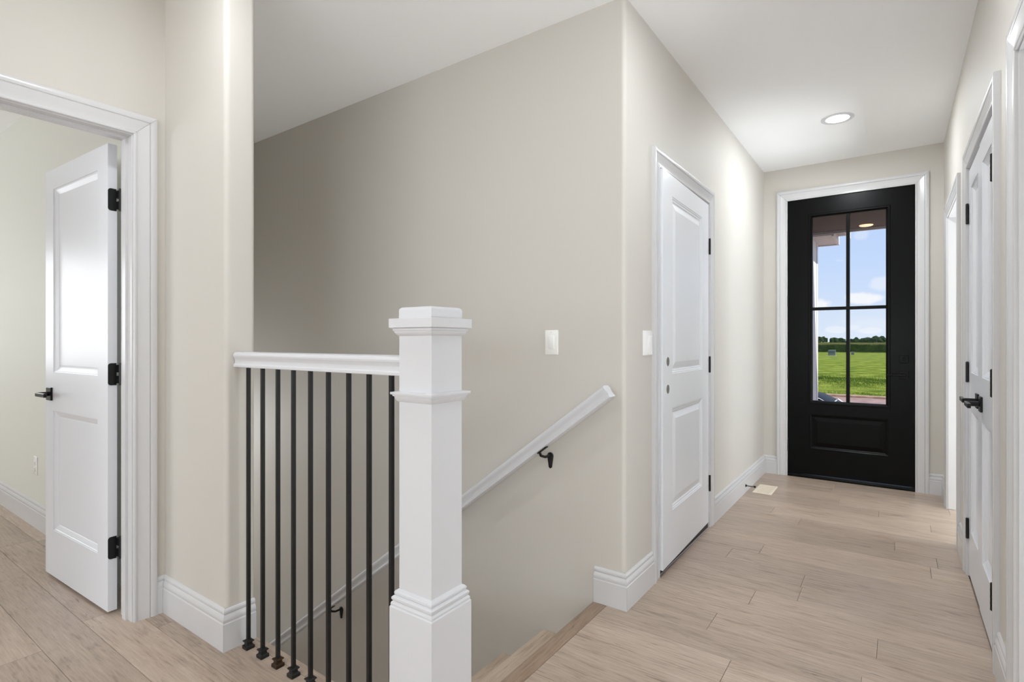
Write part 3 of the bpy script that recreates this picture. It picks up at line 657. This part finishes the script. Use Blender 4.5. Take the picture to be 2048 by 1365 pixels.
m_ = MB(); m_.cyl((XL+.076, 4.545, .055), (XL+.089, 4.545, .055), .0075, .0085, n=18); obj('stop_tip', m_, 'black', ds, smooth=40)
def downlight(x, y, label, z=ZC, group=None):
    t = thing('recessed_light', label, 'ceiling light', (x, y, z), group=group)
    m_ = MB(); pr = [(.101, -.0003), (.101, -.003), (.097, -.0055), (.080, -.0070), (.073, -.0050), (.070, -.0030)]
    m_.loft([[(x+r*math.cos(2*PI*j/40), y+r*math.sin(2*PI*j/40), z+h) for j in range(40)] for r, h in pr], cap=False); obj('trim_ring', m_, 'rail', t, smooth=50)
    m_ = MB(); m_.cyl((x, y, z-.0048), (x, y, z-.0020), .0715, n=40); obj('diffuser', m_, 'lens', t)
downlight(-.33, 4.34, 'round white recessed light in the hall ceiling near the front door')
downlight(-.33, 2.15, 'recessed ceiling light over the landing')
downlight(-1.75, .74, 'recessed ceiling light by the bedroom doorway')
# ------------------------------------------------------------------ outside the front door
GZ = -1.4
struct('ground_porch', MB().box(-1.0, 4.0, YF+T, 8.75, -.35, -.12), 'concrete', 'concrete porch slab outside the front door', 'porch')
struct('ceiling_porch', MB().box(-1.0, 4.0, YF+T, 8.80, 2.75, 2.95), 'porch', 'brown porch ceiling seen at the top of the door glass', 'ceiling')
m_ = MB().box(-1.0, 4.0, 8.80, 8.83, 2.715, 3.0); struct('trim_porch_fascia', m_, 'soffit', 'pale fascia along the front edge of the porch ceiling', 'fascia')
M['warm'] = mat('porch_lamp_glow', (1, .8, .6, 1), .5, emis=(1, .60, .36, 1), es=.8)
pl = thing('porch_light', 'warm round recessed light in the brown porch ceiling', 'ceiling light', (-.326, 8.60, 2.75))
m_ = MB(); m_.loft([[(-.326+r*math.cos(2*PI*j/32), 8.60+r*math.sin(2*PI*j/32), 2.75+h) for j in range(32)] for r, h in ((.080, -.0005), (.077, -.008), (.064, -.012))], cap=False); obj('trim_ring', m_, 'warm', pl, smooth=50)
m_ = MB(); m_.cyl((-.326, 8.60, 2.737), (-.326, 8.60, 2.745), .065, n=32); obj('diffuser', m_, 'warm', pl)
# house body (exterior skin) and roof so that the sun stays out
mb = MB(); mb.box(-7.2, -1.0, YF+T, YF+T+.02, -1.4, 3.0); mb.box(XR+T, 5.8, YF+T, YF+T+.02, -1.4, 3.0)
struct('wall_exterior', mb, 'siding', 'outside wall of the house around the porch', 'wall')
struct('roof', MB().box(-7.4, 6.0, -5.0, 5.60, 3.0, 3.15), 'siding', 'flat roof deck over the rooms', 'roof')
gw = thing('garage_wing', 'pale garage wing wall with white vinyl soffit beyond the porch', 'building', (-1.0, 9.4, GZ))
obj('wing_wall', MB().box(-7.0, -1.0, YF+T+.03, 9.44, GZ, 2.70), 'siding', gw)
m_ = MB()
for i in range(36): m_.box(-1.0, -.992, 5.55, 9.40, -.1+i*.1*0+GZ*0+.0+(-1.3+i*.11), -.1*0+(-1.3+i*.11)+.1098) if i < 36 else None
obj('siding_board', m_, 'siding', gw)['kind'] = 'stuff'
obj('corner_trim', MB().box(-1.03, -.980, 9.375, 9.49, GZ, 2.70), 'soffit', gw, bevel=.004)
obj('corner_trim', MB().box(-1.03, -.986, 8.84, 9.36, GZ, 2.70), 'soffit', gw, bevel=.004)
for i in range(10):
    y = 8.834+i*.087; obj('soffit_slat', MB().box(-7.0, -.745, y, y+.077, 2.70, 2.712), 'soffit', gw, bevel=.003)
obj('soffit_fascia', MB().box(-7.0, -.715, 9.70, 9.73, 2.685, 2.86), 'soffit', gw)
obj('soffit_fascia', MB().box(-.745, -.715, 8.834, 9.70, 2.685, 2.86), 'soffit', gw)
obj('soffit_backing', MB().box(-7.0, -.746, 8.834, 9.70, 2.712, 2.86), 'soffit', gw)
obj('wing_roof', MB().box(-7.0, -.70, 5.5, 9.75, 2.86, 3.05), 'porch', gw)
obj('gutter', MB().box(-.60, -.56, 8.84, 9.60, 2.74, 2.86), 'soffit', gw); obj('gutter_soffit', MB().box(-.715, -.60, 8.84, 9.60, 2.80, 2.815), 'siding', gw)
# ground planes
struct('ground_road', MB().box(-60, 40, 9.0, 29.2, GZ-.2, GZ), 'road', 'pinkish concrete driveway and street', 'road')
tag(obj('curb', MB().box(-60, 40, 29.2, 29.6, GZ-.1, GZ+.10), 'curb', bevel=.03), 'brownish curb along the far edge of the street', 'curb', kind='structure')
gm = MB(); nx, ny = 50, 70; rnd = random.Random(3)
for j in range(ny+1):
    yy = 29.6+(1500-29.6)*(j/ny)**2.4
    for i in range(nx+1):
        gm.v.append((-700+1400*i/nx if j > 40 else -90+160*i/nx if False else -700+1400*(i/nx), yy, GZ+.08+(rnd.uniform(-.05, .05) if 0 < j < 45 else 0)))
for j in range(ny):
    for i in range(nx): a = j*(nx+1)+i; gm.f.append((a, a+1, a+nx+2, a+nx+1))
g = obj('ground_lawn', gm, 'lawn', smooth=True); tag(g, 'bright green mown field beyond the street', 'lawn', kind='structure')
# grass tufts along the near lawn edge
tm = MB()
for i in range(42000):
    x = rnd.uniform(-13, 2); y = 29.65+34*rnd.random()**1.5; h = rnd.uniform(.02, .075); a = rnd.uniform(0, PI); dx, dy = math.cos(a)*.008, math.sin(a)*.008; lx, ly = rnd.uniform(-.05, .05), rnd.uniform(-.05, .05)
    tm.add([(x-dx, y-dy, GZ+.06), (x+dx, y+dy, GZ+.06), (x+lx, y+ly, GZ+.08+h)], [(0, 1, 2)])
dm = MB()
for i in range(14000):
    x = rnd.uniform(-16, 3); y = 41+rnd.gauss(0, 1.5)+.5*math.sin(x*.9); h = rnd.uniform(.03, .12); dx = .013
    dm.add([(x-dx, y, GZ+.05), (x+dx, y, GZ+.05), (x+rnd.uniform(-.08, .08), y, GZ+.08+h)], [(0, 1, 2)])
tg = obj('tall_grass', dm, 'lawn_dark', g); tg['kind'] = 'stuff'
tag(obj('grass', tm, 'lawn'), 'short grass tufts along the front of the field', 'grass', kind='stuff')
# corn
cm = MB(); tsl = MB()
for r_ in range(9):
    x = -34+rnd.random()*.2
    while x < 14:
        y = 139+r_*.8+rnd.uniform(-.1, .1); h = rnd.uniform(1.75, 2.1)
        cm.add([(x-.03, y, GZ), (x+.03, y, GZ), (x, y, GZ+h)], [(0, 1, 2)])
        for k in range(5):
            z = GZ+.25+k*.33+rnd.uniform(-.05, .05); a = rnd.uniform(0, 2*PI); L = rnd.uniform(.35, .55); c, s = math.cos(a)*L, math.sin(a)*L
            cm.add([(x, y-.03, z), (x, y+.03, z+.08), (x+c*.55, y+s*.55-.05, z+.34), (x+c*.55, y+s*.55+.05, z+.26), (x+c, y+s, z+.12)], [(0, 1, 2, 3), (3, 2, 4)])
        tsl.add([(x-.07, y, GZ+h+.16), (x+.07, y, GZ+h+.13), (x+.02, y, GZ+h-.12), (x-.02, y, GZ+h-.12)], [(0, 1, 2, 3)])
        x += rnd.uniform(.17, .27)
cf = obj('corn_field', cm, 'corn'); tag(cf, 'tall green corn rows behind the mown field', 'corn', kind='stuff')
tt = obj('corn_tassels', tsl, 'tassel', cf); tt['kind'] = 'stuff'
obj('corn_canopy', MB().box(-120, 90, 146.5, 300, GZ, GZ+1.86), 'corn', cf)
# trees
def tree(u, dep, h, wd, label, seed):
    rn = random.Random(seed); r = ray(u, 682.5); x, y = r.x*dep, r.y*dep
    t = thing('tree', label, 'tree', (x, y, GZ), group=None)
    bm = bmesh.new()
    for i in range(16):
        a = rn.uniform(0, 2*PI); q = rn.random()**.5; cx, cy = math.cos(a)*q*wd*.42, math.sin(a)*q*wd*.42; cz = h*(.22+.62*rn.random()*(1-q*.45)); rad = wd*rn.uniform(.11, .20)
        mtx = Matrix.Translation((cx, cy, cz)) @ Matrix.Diagonal((1, 1, min(.95, h*.20/rad), 1))
        res = bmesh.ops.create_icosphere(bm, subdivisions=3, radius=rad, matrix=mtx)
        for v in res['verts']: v.co += Vector((rn.uniform(-1, 1), rn.uniform(-1, 1), rn.uniform(-1, 1)))*rad*.2
    me = bpy.data.meshes.new('crown'); bm.to_mesh(me); bm.free(); me.materials.append(M['tree']); o = bpy.data.objects.new('crown', me); C.objects.link(o); o.parent = t
    m_ = MB(); m_.cyl((0, 0, 0), (0, 0, h*.6), wd*.05, wd*.025, n=10); tk = obj('trunk', m_, 'bark', None, smooth=60); tk.parent = t
TR = [(1612, 8.2, 10, 'tallest dark tree at the far left edge of the distant treeline'), (1631, 9.6, 9, 'tall dark tree just left of the door glass centre behind the corn'), (1646, 9.8, 7, 'tall round dark tree at the left of the distant treeline'),
      (1664, 7.0, 8, 'low dark tree right of the tall one behind the corn'), (1678, 6.8, 9, 'low broad tree left of the middle glazing bar'), (1693, 5.6, 8, 'small tree behind the middle glazing bar'),
      (1706, 5.4, 6, 'smallest tree just right of the middle glazing bar'), (1722, 7.4, 11, 'broad domed tree in the middle of the right lower pane'), (1736, 7.2, 9, 'dark tree right of the broad domed one'),
      (1752, 7.6, 10, 'dark tree near the right edge of the lower pane'), (1768, 8.6, 9, 'tall tree at the right edge of the lower pane'), (1786, 8.0, 11, 'far right tree of the distant treeline')]
for i, (u, h, wd, lab) in enumerate(TR): tree(u, 520+(i % 3)*34, h*1.04, wd*1.3, lab, 40+i)
# utility cabinets
uc = thing('utility_box', 'large grey-green transformer cabinet on the field', 'utility box', (-8.75, 104.6, GZ+.05))
m_ = MB().box(-9.35, -8.15, 104.0, 105.2, GZ+.02, GZ+.18); obj('pad', m_, 'concrete', uc)
m_ = MB(); m_.loft([[(-9.27, 104.08, GZ+.18), (-8.23, 104.08, GZ+.18), (-8.23, 105.1, GZ+.18), (-9.27, 105.1, GZ+.18)], [(-9.27, 104.10, GZ+1.0), (-8.23, 104.10, GZ+1.0), (-8.23, 105.1, GZ+1.12), (-9.27, 105.1, GZ+1.12)]]); obj('cabinet', m_, 'utility', uc, bevel=.02)
m_ = MB(); m_.box(-9.31, -8.19, 104.02, 104.10, GZ+.86, GZ+1.05); obj('lid', m_, 'utility', uc)
uc = thing('utility_box', 'small dark pedestal box near the corn right of the middle bar', 'utility box', (-6.56, 118.16, GZ+.05))
m_ = MB().box(-6.8, -6.32, 118.0, 118.3, GZ+.05, GZ+.50); obj('cabinet', m_, 'utility', uc, bevel=.02); obj('lid', MB().box(-6.84, -6.28, 117.96, 118.34, GZ+.50, GZ+.58), 'concrete', uc)
# parked car: nose towards the street, seen from behind at the left of the glass
ca = thing('car', 'white car with dark glass parked on the driveway, mostly hidden', 'car', (-2.58, 14.45, GZ), R(90))
# local coords, x across, y along (rear at -y)
side = [(-2.25, .35), (-2.28, .62), (-2.18, .88), (-1.75, .98), (-1.62, 1.00), (1.0, .98), (1.95, .90), (2.22, .72), (2.28, .40), (2.2, .25), (-2.2, .25)]
m_ = MB(); hw = .90
rs = []
for xx, k in ((-hw, .93), (-hw*.97, 1.0), (hw*.97, 1.0), (hw, .93)): rs.append([(xx, y*(.985 if k < 1 else 1), .62+(z-.62)*k) for y, z in side])
m_.loft(rs); obj('car_body', m_, 'carpaint', ca, world=False, smooth=40, bevel=.02)
cab = [(-1.75, .98, .80), (-1.42, 1.20, .70), (-1.18, 1.33, .64), (-.85, 1.40, .62), (-.30, 1.44, .60), (.35, 1.36, .62), (1.0, .97, .80)]
m_ = MB(); gl = MB()
rs = [[(-w_, y, .95), (-w_, y, z-.05 if i_ in (2, 3, 4, 5) else z), (-w_*.93, y, z), (w_*.93, y, z), (w_, y, z-.05 if i_ in (2, 3, 4, 5) else z), (w_, y, .95)] for i_, (y, z, w_) in enumerate(cab)]
gl.loft(rs); obj('car_windows', gl, 'carglass', ca, world=False)
m_ = MB(); rs = []
for y, z, w_ in [(-1.44, 1.205, .68), (-1.19, 1.335, .645), (-.85, 1.408, .63), (-.60, 1.435, .625), (-.30, 1.452, .61), (.1, 1.43, .615), (.36, 1.37, .63)]: rs.append([(x_*w_, y, z+.006-.03*abs(x_)**3) for x_ in (-1, -.8, -.4, 0, .4, .8, 1)]+[(w_, y, z-.035), (-w_, y, z-.035)])
m_.loft(rs); obj('car_roof', m_, 'carpaint', ca, world=False, smooth=40)
m_ = MB(); rs = [[(x_*w_*.90, y, z+.013-.03*abs(x_*.9)**3) for x_ in (-1, -.6, 0, .6, 1)]+[(w_*.9, y, z-.03), (-w_*.9, y, z-.03)] for y, z, w_ in [(-1.43, 1.210, .68), (-1.19, 1.335, .645), (-.85, 1.408, .63), (-.60, 1.435, .625), (-.30, 1.452, .61), (.1, 1.43, .615), (.33, 1.37, .63)]]
m_.loft(rs); obj('glass_roof', m_, 'carglass', ca, world=False, smooth=40)
for s_ in (-1, 1):
    for a, b in (((s_*.80, -1.76, .96), (s_*.69, -1.43, 1.20)), ((s_*.79, 1.02, .96), (s_*.625, .36, 1.36)), ((s_*.74, -.25, .96), (s_*.615, -.28, 1.42))):
        m_ = MB().cyl(a, b, .018, n=8); obj('pillar', m_, 'carpaint', ca, world=False)
for s_ in (-1, 1):
    obj('mirror', MB().box(s_*.90, s_*1.08, .62, .74, .96, 1.10), 'carpaint', ca, world=False, bevel=.02)
    for y in (-1.42, 1.38):
        m_ = MB(); m_.cyl((s_*.68, y, .33), (s_*.92, y, .33), .33, n=28); wq = obj('wheel', m_, 'tyre', ca, world=False, smooth=40)
        m_ = MB(); m_.cyl((s_*.915, y, .33), (s_*.93, y, .33), .21, n=20); hq = obj('hubcap', m_, 'utility', None, smooth=40); hq.parent = wq
    obj('tail_light', MB().box(s_*.60, s_*.86, -2.30, -2.22, .66, .80), 'curb', ca, world=False, bevel=.01)
